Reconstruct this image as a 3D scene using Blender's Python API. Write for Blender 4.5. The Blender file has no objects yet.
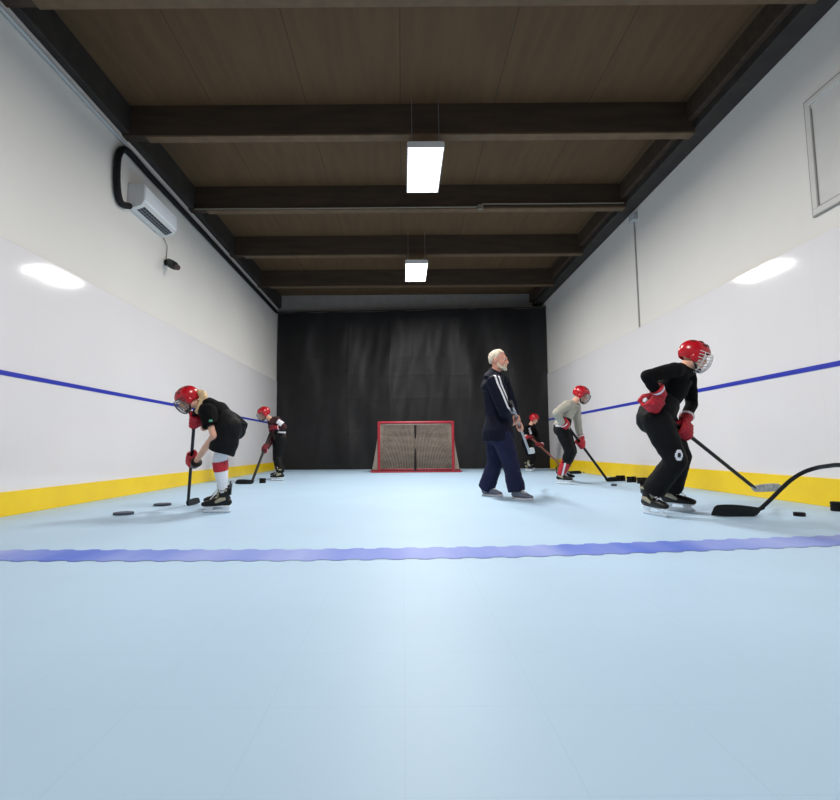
import bpy, bmesh, math, random
from mathutils import Vector as V, noise
from mathutils.bvhtree import BVHTree

random.seed(7)
S = bpy.context.scene
COL = S.collection

# ------------------------------------------------------------------ camera
F, CX, CY = 520.0, 402.6, 400.0
EYE = V((0, 0, .575))
TH, RO = math.atan(48 / 520), .0075
_f = V((0, math.cos(TH), math.sin(TH)))
_r0 = V((1, 0, 0))
_u0 = V((0, -math.sin(TH), math.cos(TH)))
_r = _r0 * math.cos(RO) - _u0 * math.sin(RO)
_u = _u0 * math.cos(RO) + _r0 * math.sin(RO)
cd = bpy.data.cameras.new('camera')
cam = bpy.data.objects.new('camera', cd)
COL.objects.link(cam)
cd.sensor_width = 36
cd.lens = F / 840 * 36
cd.shift_x = (420 - CX) / 840
cd.clip_start = .02
from mathutils import Matrix
cam.matrix_world = Matrix(((_r.x, _u.x, -_f.x, EYE.x), (_r.y, _u.y, -_f.y, EYE.y), (_r.z, _u.z, -_f.z, EYE.z), (0, 0, 0, 1)))
S.camera = cam


def ray(px, py):
    return _f * F + _r * (px - CX) - _u * (py - CY)


def at(px, py, Y):
    d = ray(px, py)
    return EYE + d * (Y / d.y)


def on_z(px, py, z=0.0):
    d = ray(px, py)
    return EYE + d * ((z - EYE.z) / d.z)


def on_x(px, py, x):
    d = ray(px, py)
    return EYE + d * (x / d.x)


def proj(p):
    q = p - EYE
    w = q.dot(_f)
    return CX + F * q.dot(_r) / w, CY - F * q.dot(_u) / w


def on_line(a, b, val, axis=0):
    lo, hi = 0.0, 1.0
    s = proj(a)[axis] < proj(b)[axis]
    for _ in range(40):
        m = (lo + hi) / 2
        if (proj(a.lerp(b, m))[axis] < val) == s:
            lo = m
        else:
            hi = m
    return a.lerp(b, lo)


# ------------------------------------------------------------------ materials
def lin(c):
    return [((v / 255) / 12.92 if v / 255 <= .04045 else ((v / 255 + .055) / 1.055) ** 2.4) for v in c]


MATS = {}


def mat(name, c, rough=.6, metal=0, var=0.0, vscale=6, bump=0.0, bscale=40, emit=0, c2=None, spec=.5, stretch=None, seam=None):
    if name in MATS:
        return MATS[name]
    m = bpy.data.materials.new(name)
    m.use_nodes = True
    nt = m.node_tree
    b = nt.nodes['Principled BSDF']
    col = lin(c)
    b.inputs['Base Color'].default_value = (*col, 1)
    b.inputs['Roughness'].default_value = rough
    b.inputs['Metallic'].default_value = metal
    b.inputs['Specular IOR Level'].default_value = spec
    tc = nt.nodes.new('ShaderNodeTexCoord')
    src = tc.outputs['Object']
    if stretch:
        mp = nt.nodes.new('ShaderNodeMapping')
        mp.inputs['Scale'].default_value = stretch
        nt.links.new(src, mp.inputs['Vector'])
        src = mp.outputs['Vector']
    last = None
    if var or c2:
        n = nt.nodes.new('ShaderNodeTexNoise')
        n.inputs['Scale'].default_value = vscale
        n.inputs['Detail'].default_value = 4
        nt.links.new(src, n.inputs['Vector'])
        r = nt.nodes.new('ShaderNodeValToRGB')
        r.color_ramp.elements[0].position = .35
        r.color_ramp.elements[1].position = .68
        a = col if c2 is None else lin(c2)
        r.color_ramp.elements[0].color = (*[v * (1 - var) for v in a], 1)
        r.color_ramp.elements[1].color = (*[min(1, v * (1 + var * .5)) for v in col], 1)
        nt.links.new(n.outputs['Fac'], r.inputs['Fac'])
        last = r.outputs['Color']
    if seam:                                  # (axis, pitch, half width, darkness): fine joints between boards / tiles
        sep = nt.nodes.new('ShaderNodeSeparateXYZ')
        nt.links.new(tc.outputs['Object'], sep.inputs[0])
        fac = None
        for ax in seam[0]:
            d = nt.nodes.new('ShaderNodeMath'); d.operation = 'PINGPONG'
            d.inputs[1].default_value = seam[1] / 2
            nt.links.new(sep.outputs[ax], d.inputs[0])
            l = nt.nodes.new('ShaderNodeMath'); l.operation = 'LESS_THAN'
            l.inputs[1].default_value = seam[2]
            nt.links.new(d.outputs[0], l.inputs[0])
            if fac is None:
                fac = l.outputs[0]
            else:
                mx = nt.nodes.new('ShaderNodeMath'); mx.operation = 'MAXIMUM'
                nt.links.new(fac, mx.inputs[0]); nt.links.new(l.outputs[0], mx.inputs[1])
                fac = mx.outputs[0]
        mx = nt.nodes.new('ShaderNodeMix'); mx.data_type = 'RGBA'
        nt.links.new(fac, mx.inputs['Factor'])
        if last:
            nt.links.new(last, mx.inputs['A'])
        else:
            mx.inputs['A'].default_value = (*col, 1)
        mx.inputs['B'].default_value = (*[v * (1 - seam[3]) for v in col], 1)
        last = mx.outputs['Result']
    if last:
        nt.links.new(last, b.inputs['Base Color'])
    if bump:
        n = nt.nodes.new('ShaderNodeTexNoise')
        n.inputs['Scale'].default_value = bscale
        n.inputs['Detail'].default_value = 5
        nt.links.new(src, n.inputs['Vector'])
        bp = nt.nodes.new('ShaderNodeBump')
        bp.inputs['Strength'].default_value = bump
        bp.inputs['Distance'].default_value = .02
        nt.links.new(n.outputs['Fac'], bp.inputs['Height'])
        nt.links.new(bp.outputs['Normal'], b.inputs['Normal'])
    if emit:
        b.inputs['Emission Color'].default_value = (*col, 1)
        b.inputs['Emission Strength'].default_value = emit
    MATS[name] = m
    return m


M_WALL = mat('painted_wall', (226, 222, 216), .75, var=.03, vscale=.8, bump=.05, bscale=60)
M_PANEL = mat('white_board', (233, 229, 230), .075, var=.025, vscale=.7, bump=.1, bscale=1.3, seam=('Y', 1.22, .002, .06))
M_BLUE = mat('blue_stripe', (52, 62, 178), .3, var=.08)
M_YEL = mat('yellow_board', (255, 214, 20), .3, var=.06, vscale=3)
M_FLOOR = mat('pale_blue_tile', (180, 208, 231), .5, spec=.3, var=.03, vscale=1.2, bump=.02, bscale=25, seam=('XY', .3048, .0015, .06))
M_LINE = mat('blue_line_tile', (160, 174, 226), .5, c2=(74, 106, 208), var=.02, vscale=1.5, stretch=(1, .15, 1))
M_DECK = mat('brown_ceiling_board', (88, 66, 40), .8, var=.16, vscale=3, bump=.15, bscale=20, stretch=(3, .35, 1), seam=('X', 1.2, .008, .45))
M_BEAM = mat('dark_brown_beam', (60, 45, 31), .75, var=.3, vscale=4, stretch=(.4, 3, 3))
M_EDGE = mat('lit_beam_edge', (100, 80, 58), .7, var=.2)  # paler than the beams: light on their bottom edges put into the colour
M_LEDGE = mat('dark_ledger', (48, 42, 38), .7, var=.3, vscale=5)
M_BACK = mat('grey_back_wall', (140, 136, 134), .8, var=.08)
M_CURT = mat('black_vinyl', (27, 26, 28), .5, var=.25, vscale=2.5, bump=.25, bscale=5, spec=.32)
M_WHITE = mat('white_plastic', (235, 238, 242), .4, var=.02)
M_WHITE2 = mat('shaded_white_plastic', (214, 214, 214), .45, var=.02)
M_BLACK = mat('black_plastic', (20, 20, 22), .45, var=.2)
M_RUB = mat('black_rubber', (15, 15, 17), .6, spec=.25, var=.2, vscale=20)
M_DGREY = mat('dark_grey_rubber', (62, 70, 88), .55, var=.1, vscale=20)
M_GREY = mat('grey_metal', (150, 152, 155), .4, .6)
M_STEEL = mat('steel', (200, 204, 208), .25, .9)
M_LIT = mat('lit_diffuser', (255, 252, 244), .5, emit=9)
M_RED = mat('red_helmet_plastic', (184, 18, 34), .25, var=.08, vscale=10)
M_REDP = mat('red_painted_steel', (160, 32, 48), .4, var=.15, vscale=8)
M_REDG = mat('red_glove_leather', (188, 22, 40), .6, var=.25, vscale=18, bump=.2, bscale=60)
M_NET = mat('taupe_net_cord', (190, 174, 158), .8, var=.15)
M_SKIN = mat('skin', (226, 172, 146), .55, var=.08, vscale=12)
M_SKIN2 = mat('ruddy_skin', (222, 160, 138), .55, var=.12, vscale=14)
M_HAIRW = mat('white_hair', (222, 208, 186), .7, var=.2, vscale=40, bump=.4, bscale=90)
M_HAIRB = mat('blond_hair', (214, 184, 140), .6, var=.3, vscale=30, bump=.4, bscale=80, stretch=(1, 1, .2))
M_HAIRD = mat('brown_hair', (96, 66, 46), .6, var=.3, vscale=30)
M_EYE = mat('eye_white', (240, 238, 234), .2)
M_PUP = mat('pupil', (40, 36, 34), .2)
M_KNIT = mat('black_knit', (13, 13, 15), .85, spec=.12, var=.25, vscale=8, bump=.25, bscale=60)
M_PANT = mat('black_nylon', (17, 17, 19), .7, spec=.15, var=.25, vscale=7, bump=.25, bscale=30)
M_NAVY = mat('navy_track_cloth', (17, 20, 36), .8, spec=.15, var=.2, vscale=7, bump=.2, bscale=40)
M_NAVY2 = mat('navy_trouser_cloth', (30, 33, 60), .8, spec=.15, var=.2, vscale=7, bump=.2, bscale=40)
M_STRIPE = mat('white_cloth', (228, 228, 234), .8, var=.06)
M_MAROON = mat('maroon_cloth', (112, 20, 34), .8, var=.2, vscale=9)
M_GREYC = mat('grey_cotton', (170, 166, 154), .85, var=.1, vscale=8, bump=.2, bscale=40)
M_SHOE = mat('grey_trainer', (104, 108, 124), .7, var=.2, vscale=25)
M_SOLE = mat('pale_sole', (196, 196, 204), .6)
M_BOOT = mat('black_skate_boot', (18, 17, 16), .45, spec=.3, var=.3, vscale=14)
M_TAN = mat('tan_trim', (168, 160, 136), .6, var=.2)
M_CARB = mat('black_stick', (16, 16, 18), .45, spec=.3, var=.2, vscale=14)
M_TAPE = mat('grey_tape', (186, 188, 190), .8, var=.3, vscale=30)
M_CAGE = mat('white_wire', (226, 226, 226), .35)
M_CAGED = mat('dark_wire', (92, 92, 96), .35, .4)

# ------------------------------------------------------------------ mesh helpers
ORG = {}


def tag(o, label=None, cat=None, group=None, kind=None):
    if label: o['label'] = label
    if cat: o['category'] = cat
    if group: o['group'] = group
    if kind: o['kind'] = kind
    return o


def empty(name, loc, label, cat, group=None):
    o = bpy.data.objects.new(name, None)
    o.empty_display_size = .1
    o.location = loc
    COL.objects.link(o)
    ORG[o] = V(loc)
    return tag(o, label, cat, group)


def obj(name, bm, m, parent=None, origin=None, smooth=True, bevel=0, label=None, cat=None, group=None, kind=None, wire=0):
    bm.normal_update()
    if parent is not None:
        off = ORG[parent]
    elif origin is not None:
        off = V(origin)
    else:
        xs = [v.co for v in bm.verts]
        off = V(((min(c.x for c in xs) + max(c.x for c in xs)) / 2, (min(c.y for c in xs) + max(c.y for c in xs)) / 2, min(c.z for c in xs)))
    bmesh.ops.translate(bm, verts=bm.verts, vec=-off)
    me = bpy.data.meshes.new(name)
    bm.to_mesh(me)
    bm.free()
    me.materials.append(m)
    if smooth:
        me.polygons.foreach_set('use_smooth', [True] * len(me.polygons))
    o = bpy.data.objects.new(name, me)
    COL.objects.link(o)
    if parent is not None:
        o.parent = parent
    else:
        o.location = off
    ORG[o] = off
    if smooth and not bevel:
        e = o.modifiers.new('edges', 'EDGE_SPLIT')
        e.split_angle = math.radians(50)
    if wire:
        w = o.modifiers.new('strands', 'WIREFRAME')
        w.thickness = wire
        w.use_even_offset = False
    if bevel:
        b = o.modifiers.new('bevel', 'BEVEL')
        b.width = bevel
        b.segments = 2
        b.limit_method = 'ANGLE'
    return tag(o, label, cat, group, kind)


def struct(name, bm, m, label, cat, **k):
    return obj(name, bm, m, label=label, cat=cat, kind='structure', smooth=k.pop('smooth', False), **k)


def NB():
    return bmesh.new()


def box(bm, lo, hi):
    x0, y0, z0 = lo
    x1, y1, z1 = hi
    v = [bm.verts.new(p) for p in ((x0, y0, z0), (x1, y0, z0), (x1, y1, z0), (x0, y1, z0), (x0, y0, z1), (x1, y0, z1), (x1, y1, z1), (x0, y1, z1))]
    for f in ((3, 2, 1, 0), (4, 5, 6, 7), (0, 1, 5, 4), (1, 2, 6, 5), (2, 3, 7, 6), (3, 0, 4, 7)):
        bm.faces.new([v[i] for i in f])
    return bm


def loft(bm, pts, rad, ref=(1, 0, 0), n=16, cap='round', sq=0):
    """closed tube through pts; rad entries are r or (a along ref, b across); cap 'round' or 'flat'."""
    pts = [V(p) for p in pts]
    rad = [(r, r) if not isinstance(r, (tuple, list)) else tuple(r) for r in rad]
    k = len(pts)
    tan = []
    for i in range(k):
        a = pts[max(0, i - 1)]
        b = pts[min(k - 1, i + 1)]
        t = (b - a)
        tan.append(t.normalized() if t.length > 1e-9 else V((0, 0, 1)))
    st = [(pts[i], tan[i], rad[i]) for i in range(k)]
    if cap == 'round':
        pre, post = [], []
        for ang in (72, 45, 20):
            s, c = math.sin(math.radians(ang)), math.cos(math.radians(ang))
            r = min(rad[0])
            pre.append((pts[0] - tan[0] * r * s, tan[0], (rad[0][0] * c, rad[0][1] * c)))
            r = min(rad[-1])
            post.append((pts[-1] + tan[-1] * r * s, tan[-1], (rad[-1][0] * c, rad[-1][1] * c)))
        st = pre + st + post[::-1]
    rings = []
    e1 = V(ref)
    for p, t, (a, b) in st:
        q = e1 - t * e1.dot(t)
        if q.length < 1e-4:
            q = t.orthogonal()
        q.normalize()
        e1 = q if cap != 'fix' else e1
        e2 = t.cross(q)
        ring = []
        for j in range(n):
            w = 2 * math.pi * (j + .5) / n
            c, s = math.cos(w), math.sin(w)
            if sq:
                m = max(abs(c), abs(s)) ** sq
                c, s = c / m, s / m
            ring.append(bm.verts.new(p + q * (a * c) + e2 * (b * s)))
        rings.append(ring)
    for i in range(len(rings) - 1):
        A, B = rings[i], rings[i + 1]
        for j in range(n):
            bm.faces.new((A[j], A[(j + 1) % n], B[(j + 1) % n], B[j]))
    bm.faces.new(rings[0][::-1])
    bm.faces.new(rings[-1])
    return bm


def ell(bm, c, rad, ax, nu=18, nv=10):
    """ellipsoid: rad and ax are three radii and three unit axes."""
    c = V(c)
    P = lambda th, ph: c + ax[0] * (rad[0] * math.cos(th) * math.cos(ph)) + ax[1] * (rad[1] * math.sin(th) * math.cos(ph)) + ax[2] * (rad[2] * math.sin(ph))
    rings = []
    for i in range(1, nv):
        ph = -math.pi / 2 + math.pi * i / nv
        rings.append([bm.verts.new(P(2 * math.pi * j / nu, ph)) for j in range(nu)])
    b, t = bm.verts.new(P(0, -math.pi / 2)), bm.verts.new(P(0, math.pi / 2))
    for i in range(len(rings) - 1):
        for j in range(nu):
            bm.faces.new((rings[i][j], rings[i][(j + 1) % nu], rings[i + 1][(j + 1) % nu], rings[i + 1][j]))
    for j in range(nu):
        bm.faces.new((rings[0][(j + 1) % nu], rings[0][j], b))
        bm.faces.new((rings[-1][j], rings[-1][(j + 1) % nu], t))
    bmesh.ops.recalc_face_normals(bm, faces=bm.faces)
    return bm


def shell(bm, c, ax, rad, edge, thick, nu=40, nv=12, bulge=None):
    """cap of an ellipsoid with an edge that varies with azimuth; ax = right, forward, up."""
    outer, inner = [], []
    for lay, k in ((outer, 1.0), (inner, 1.0)):
        for i in range(nv + 1):
            ring = []
            for j in range(nu):
                az = 2 * math.pi * j / nu - math.pi
                e0 = edge(az)
                ph = e0 + (math.pi / 2 - .02 - e0) * i / nv
                rr = [r - (thick if lay is inner else 0) for r in rad]
                b = bulge(az, ph) if bulge else 1
                ring.append(bm.verts.new(c + (ax[0] * (rr[0] * math.sin(az) * math.cos(ph)) + ax[1] * (rr[1] * math.cos(az) * math.cos(ph)) + ax[2] * (rr[2] * math.sin(ph))) * b))
            lay.append(ring)
    for lay, rev in ((outer, 0), (inner, 1)):
        for i in range(nv):
            for j in range(nu):
                f = (lay[i][j], lay[i][(j + 1) % nu], lay[i + 1][(j + 1) % nu], lay[i + 1][j])
                bm.faces.new(f[::-1] if rev else f)
        bm.faces.new(lay[-1][::-1] if rev else lay[-1])
    for j in range(nu):
        bm.faces.new((inner[0][j], inner[0][(j + 1) % nu], outer[0][(j + 1) % nu], outer[0][j]))
    bmesh.ops.recalc_face_normals(bm, faces=bm.faces)
    return bm


TEX = bpy.data.textures.new('cloth_folds', 'CLOUDS')
TEX.noise_scale = .09
TEX2 = bpy.data.textures.new('hair_locks', 'CLOUDS')
TEX2.noise_scale = .025


def fuse(bm, voxel=.008, smooth=6, fold=0.0, tex=None):
    """grow one continuous surface over overlapping closed volumes."""
    bmesh.ops.recalc_face_normals(bm, faces=bm.faces)
    me = bpy.data.meshes.new('tmp')
    bm.to_mesh(me)
    bm.free()
    o = bpy.data.objects.new('tmp', me)
    COL.objects.link(o)
    r = o.modifiers.new('r', 'REMESH')
    r.mode = 'VOXEL'
    r.voxel_size = voxel
    if smooth:
        s = o.modifiers.new('s', 'SMOOTH')
        s.iterations = smooth
        s.factor = .5
    if fold:
        d = o.modifiers.new('d', 'DISPLACE')
        d.texture = tex or TEX
        d.texture_coords = 'LOCAL'
        d.strength = fold
        d.mid_level = .5
    dg = bpy.context.evaluated_depsgraph_get()
    me2 = bpy.data.meshes.new_from_object(o.evaluated_get(dg))
    out = bmesh.new()
    out.from_mesh(me2)
    bpy.data.objects.remove(o)
    bpy.data.meshes.remove(me)
    bpy.data.meshes.remove(me2)
    return out


def decal(target, path, wid, out, off=.008, nw=7, ref=None):
    """a thin cloth strip laid on the surface of target along path."""
    tree = BVHTree.FromBMesh(target)
    bm = NB()
    rows = []
    P = [V(p) for p in path]
    out = V(out).normalized()
    pts = []
    for i in range(len(P) - 1):
        m = max(2, int((P[i + 1] - P[i]).length / .008))
        pts += [P[i].lerp(P[i + 1], j / m) for j in range(m)]
    pts.append(P[-1])
    for i, p in enumerate(pts):
        t = (pts[min(i + 1, len(pts) - 1)] - pts[max(i - 1, 0)]).normalized()
        side = t.cross(out).normalized()
        row = []
        for j in range(nw):
            q = p + side * wid * (j / (nw - 1) - .5)
            hit = tree.ray_cast(q + out * .4, -out, .8)
            row.append(bm.verts.new((hit[0] + out * off) if hit[0] else q + out * off))
        rows.append(row)
    for i in range(len(rows) - 1):
        for j in range(nw - 1):
            bm.faces.new((rows[i][j], rows[i][j + 1], rows[i + 1][j + 1], rows[i + 1][j]))
    return bm


# ------------------------------------------------------------------ room shell
XL, XR, YB = -3.55, 4.0, 14.6
YF = -3.5
ZW = 4.56           # underside of the edge beams
ZD = 4.96           # ceiling deck
PL, PR = 2.46, 2.56    # top of the white boards
KL, KR = .215, .265      # top of the yellow boards
BL, BR = 1.262, 1.312    # blue stripe

bm = box(NB(), (XL - .4, YF, -.15), (XR + .4, YB + .4, 0))
struct('floor', bm, M_FLOOR, 'pale blue interlocking sport tile floor of the training lane', 'floor', origin=(0, 0, 0))
struct('wall_left', box(NB(), (XL - .3, YF, 0), (XL, YB, ZD + .1)), M_WALL, 'off-white painted wall carrying the air conditioner', 'wall', origin=(0, 0, 0))
struct('wall_right', box(NB(), (XR, YF, 0), (XR + .3, YB, ZD + .1)), M_WALL, 'off-white painted wall with the window high up', 'wall', origin=(0, 0, 0))
struct('wall_back', box(NB(), (XL - .3, YB, 0), (XR + .3, YB + .2, ZD + .1)), M_BACK, 'grey end wall showing as a strip above the black curtain', 'wall', origin=(0, 0, 0))
struct('ceiling', box(NB(), (XL, YF, ZD), (XR, YB, ZD + .15)), M_DECK, 'dark brown boarded ceiling', 'ceiling', origin=(0, 0, 0))

tn = 0


def trim(bm, m, label, **k):
    global tn
    tn += 1
    return struct('trim_%d' % tn, bm, m, label, 'trim', origin=(0, 0, 0), **k)


T = .03
trim(box(NB(), (XL + .001, YF, 0), (XL + T, YB - .01, PL)), M_PANEL, 'glossy white boards on the wall under the air conditioner', bevel=.004)
trim(box(NB(), (XR - T, YF, 0), (XR - .001, YB - .01, PR)), M_PANEL, 'glossy white boards on the wall under the window', bevel=.004)
trim(box(NB(), (XL + T, YF, BL - .021), (XL + T + .006, YB - .3, BL + .021)), M_BLUE, 'thin blue stripe along the boards under the air conditioner')
trim(box(NB(), (XR - T - .006, YF, BR - .024), (XR - T, YB - .3, BR + .024)), M_BLUE, 'thin blue stripe along the boards under the window')
struct('baseboard_left', box(NB(), (XL + T, YF, 0), (XL + T + .012, YB - .3, KL)), M_YEL, 'yellow kickboard under the air conditioner wall', 'baseboard', origin=(0, 0, 0), bevel=.003)
struct('baseboard_right', box(NB(), (XR - T - .012, YF, 0), (XR - T, YB - .3, KR)), M_YEL, 'yellow kickboard under the window wall', 'baseboard', origin=(0, 0, 0), bevel=.003)

# ceiling beams across the lane, edge beams along the walls
b1 = on_z(403, 208, ZW).y
b2 = on_z(403, 254, ZW).y
sp = b2 - b1
for i in range(-4, 4):
    y = b1 + i * sp
    if y + .16 > YB:
        break
    trim(box(NB(), (XL, y, ZW), (XR - .25, y + .14, ZD)), M_BEAM, 'dark brown beam across the ceiling, %s' % ('behind the nearer lit lamp' if i == 0 else 'just before the farther lit lamp' if i == 1 else 'number %d from the black curtain' % (4 - i)), bevel=.006)
    trim(box(NB(), (XL + .3, y + .002, ZW - .02), (XR - .252, y + .138, ZW)), M_EDGE, 'pale strip standing in for the lit bottom edge of the ceiling beam, %s' % ('behind the nearer lit lamp' if i == 0 else 'just before the farther lit lamp' if i == 1 else 'number %d from the black curtain' % (4 - i)))
trim(box(NB(), (XR - .26, YF, ZW + .04), (XR, YB, ZW + .14)), M_LEDGE, 'dark edge beam along the wall with the window', bevel=.01)
trim(box(NB(), (XR - .34, YF, ZW + .14), (XR, YB, ZD)), M_BEAM, 'dark upper edge timber above the window wall', bevel=.01)
trim(box(NB(), (XL, YF, ZW + .02), (XL + .1, YB, ZD)), M_LEDGE, 'dark edge beam along the wall with the air conditioner', bevel=.01)

# blue line of coloured tiles across the floor, jigsaw edges
pts = [on_z(x, y) for x, y in ((-150, 556), (0, 555.5), (150, 555.5), (300, 555), (403, 553.5), (500, 552), (600, 549), (700, 545.5), (840, 540.5), (960, 535))]
bm = NB()
prev = None
N = 420
xs0, xs1 = XL + T + .02, XR - T - .02
for i in range(N + 1):
    x = xs0 + (xs1 - xs0) * i / N
    k = 0
    while k < len(pts) - 2 and pts[k + 1].x < x:
        k += 1
    a, b = pts[k], pts[k + 1]
    t = max(-.3, min(1.3, (x - a.x) / (b.x - a.x)))
    y = a.y + (b.y - a.y) * t
    w = .15
    wob = .014 * (1 if math.sin(x * 2 * math.pi / .1524) > 0 else -1) * min(1, abs(math.sin(x * 2 * math.pi / .1524)) * 3)
    row = [bm.verts.new((x, y - w + wob, .0025)), bm.verts.new((x, y + w + wob, .0025))]
    if prev:
        bm.faces.new((prev[0], row[0], row[1], prev[1]))
    prev = row
trim(bm, M_LINE, 'violet blue line of tiles across the pale blue floor')

# window high on the right wall
wc = on_x(816, 216, XR)
wy0, wy1, wz0, wz1 = wc.y - 1.3, wc.y, wc.z, wc.z + 1.15
M_FRAME = mat('window_frame_paint', (206, 203, 198), .6, var=.03)
M_PANE = mat('frosted_pane', (206, 204, 200), .35, var=.03)
M_GAP = mat('shadow_gap_gasket', (150, 146, 142), .7)
w = empty('window_1', (XR, (wy0 + wy1) / 2, wz0), 'pale framed window high on the wall over the white boards', 'window')
w['kind'] = 'structure'
bm = NB()
for lo, hi in (((wy0, wz0), (wy1, wz0 + .06)), ((wy0, wz1 - .06), (wy1, wz1)), ((wy0, wz0 + .06), (wy0 + .06, wz1 - .06)), ((wy1 - .06, wz0 + .06), (wy1, wz1 - .06))):
    box(bm, (XR - .03, lo[0], lo[1]), (XR + .02, hi[0], hi[1]))
obj('window_frame', bm, M_FRAME, w, smooth=False, bevel=.006)
bm = NB()
for lo, hi in (((wy0 - .012, wz0 - .012), (wy1 + .012, wz0)), ((wy0 - .012, wz1), (wy1 + .012, wz1 + .012)), ((wy0 - .012, wz0), (wy0, wz1)), ((wy1, wz0), (wy1 + .012, wz1)),
               ((wy0 + .06, wz0 + .06), (wy1 - .06, wz0 + .07)), ((wy1 - .07, wz0 + .07), (wy1 - .06, wz1 - .1))):
    box(bm, (XR - .024, lo[0], lo[1]), (XR + .01, hi[0], hi[1]))
obj('gasket', bm, M_GAP, w, smooth=False)
obj('pane', box(NB(), (XR - .012, wy0 + .06, wz0 + .06), (XR + .01, wy1 - .06, wz1 - .06)), M_PANE, w, smooth=False)

# ------------------------------------------------------------------ things on walls and ceiling
# ceiling lamps
ZL = .575 + 3.70
ypos = [on_z(424, 171, ZL), on_z(416, 272.5, ZL)]
dy = ypos[1].y - ypos[0].y
lamps = [(ypos[0].x, ypos[0].y), (ypos[1].x, ypos[1].y), (ypos[0].x, ypos[0].y - dy)]  # last lamp is out of view, added one spacing nearer for its light
lab = ['bright rectangular ceiling lamp, nearer and larger of the two lit lamps', 'bright rectangular ceiling lamp, smaller one nearest the black curtain', 'unseen ceiling lamp added over the blue floor line for its light', 'rectangular ceiling lamp over the near end of the lane']
for i, (x, y) in enumerate(lamps):
    L = empty('ceiling_lamp', (x, y, ZL), lab[i], 'ceiling lamp', 'rectangular lamps hung under the ceiling')
    hw, hl = .215, .56
    bm = NB()
    for lo, hi in (((-hw - .015, -hl - .015), (-hw, hl + .015)), ((hw, -hl - .015), (hw + .015, hl + .015)), ((-hw, -hl - .015), (hw, -hl)), ((-hw, hl), (hw, hl + .015))):
        box(bm, (x + lo[0], y + lo[1], ZL - .012), (x + hi[0], y + hi[1], ZL + .06))
    box(bm, (x - hw, y - hl, ZL + .045), (x + hw, y + hl, ZL + .075))
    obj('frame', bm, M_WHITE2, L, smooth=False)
    obj('diffuser', box(NB(), (x - hw, y - hl, ZL), (x + hw, y + hl, ZL + .02)), M_LIT, L, smooth=False)
    for sx in (-1, 1):
        for sy in (-1, 1):
            obj('suspension_cable', loft(NB(), [(x + sx * .17, y + sy * .48, ZL + .07), (x + sx * .17, y + sy * .48, ZD + .01)], [.004, .004], n=6, cap='flat'), M_GREY, L)
    ld = bpy.data.lights.new('lamp_light', 'AREA')
    ld.shape = 'RECTANGLE'
    ld.size, ld.size_y = .42, 1.1
    ld.energy = 166 if i < 2 else 125
    ld.color = (1, .97, .93)
    lo = bpy.data.objects.new('lamp_light', ld)
    COL.objects.link(lo)
    lo.parent = L
    lo.location = (0, 0, -.03)

# conduit with junction box along the first beam
yb = b1 - .025
cpts = [(XL + .12, yb, ZW + .0), (on_z(300, 208, ZW).x, yb, ZW - .005), (on_z(476, 208, ZW).x, yb, ZW + .0), (on_z(484, 204, ZW).x, yb, ZW + .05), (on_z(560, 204, ZW).x, yb, ZW + .045), (XR - .3, yb, ZW + .05)]
cr = empty('ceiling_conduit', (0, yb, ZW), 'thin pale conduit with small box along the beam behind the nearer lamp', 'conduit')
obj('pipe', loft(NB(), cpts, [.012] * len(cpts), ref=(0, 1, 0), n=8), mat('dull_conduit', (120, 112, 100), .6), cr)
jx = on_z(480, 208, ZW).x
obj('junction_box', box(NB(), (jx - .045, yb - .035, ZW - .05), (jx + .045, yb + .025, ZW + .03)), mat('dull_conduit', (120, 112, 100), .6), cr, smooth=False, bevel=.006)

# conduit on the right wall
pc = on_x(634.5, 215, XR)
cw = empty('wall_conduit', (XR - .02, pc.y, PR), 'thin grey vertical conduit on the window wall above the white boards', 'conduit')
obj('pipe', loft(NB(), [(XR - .014, pc.y, PR - .02), (XR - .014, pc.y, ZW - .06)], [.012, .012], n=8, cap='flat'), mat('grey_conduit', (160, 158, 154), .5), cw)
obj('junction_box', box(NB(), (XR - .08, pc.y - .12, ZW - .16), (XR, pc.y + .06, ZW - .04)), M_TAPE, cw, smooth=False, bevel=.008)

# air conditioner
a0 = on_x(127, 206, XL)
a1 = on_x(161, 238, XL)
y0, y1, z0 = a0.y, a1.y, (a0.z + a1.z) / 2
ac = empty('air_conditioner', (XL, (y0 + y1) / 2, z0), 'white wall air conditioner with dark slatted outlet under the ceiling', 'air conditioner')


def extr(bm, prof, ya, yb_, x0=XL, zz=None):
    A = [bm.verts.new((x0 + p[0], ya, zz + p[1])) for p in prof]
    B = [bm.verts.new((x0 + p[0], yb_, zz + p[1])) for p in prof]
    n = len(prof)
    for i in range(n):
        bm.faces.new((A[i], A[(i + 1) % n], B[(i + 1) % n], B[i]))
    bm.faces.new(A[::-1]); bm.faces.new(B)
    bmesh.ops.recalc_face_normals(bm, faces=bm.faces)
    return bm


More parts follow.
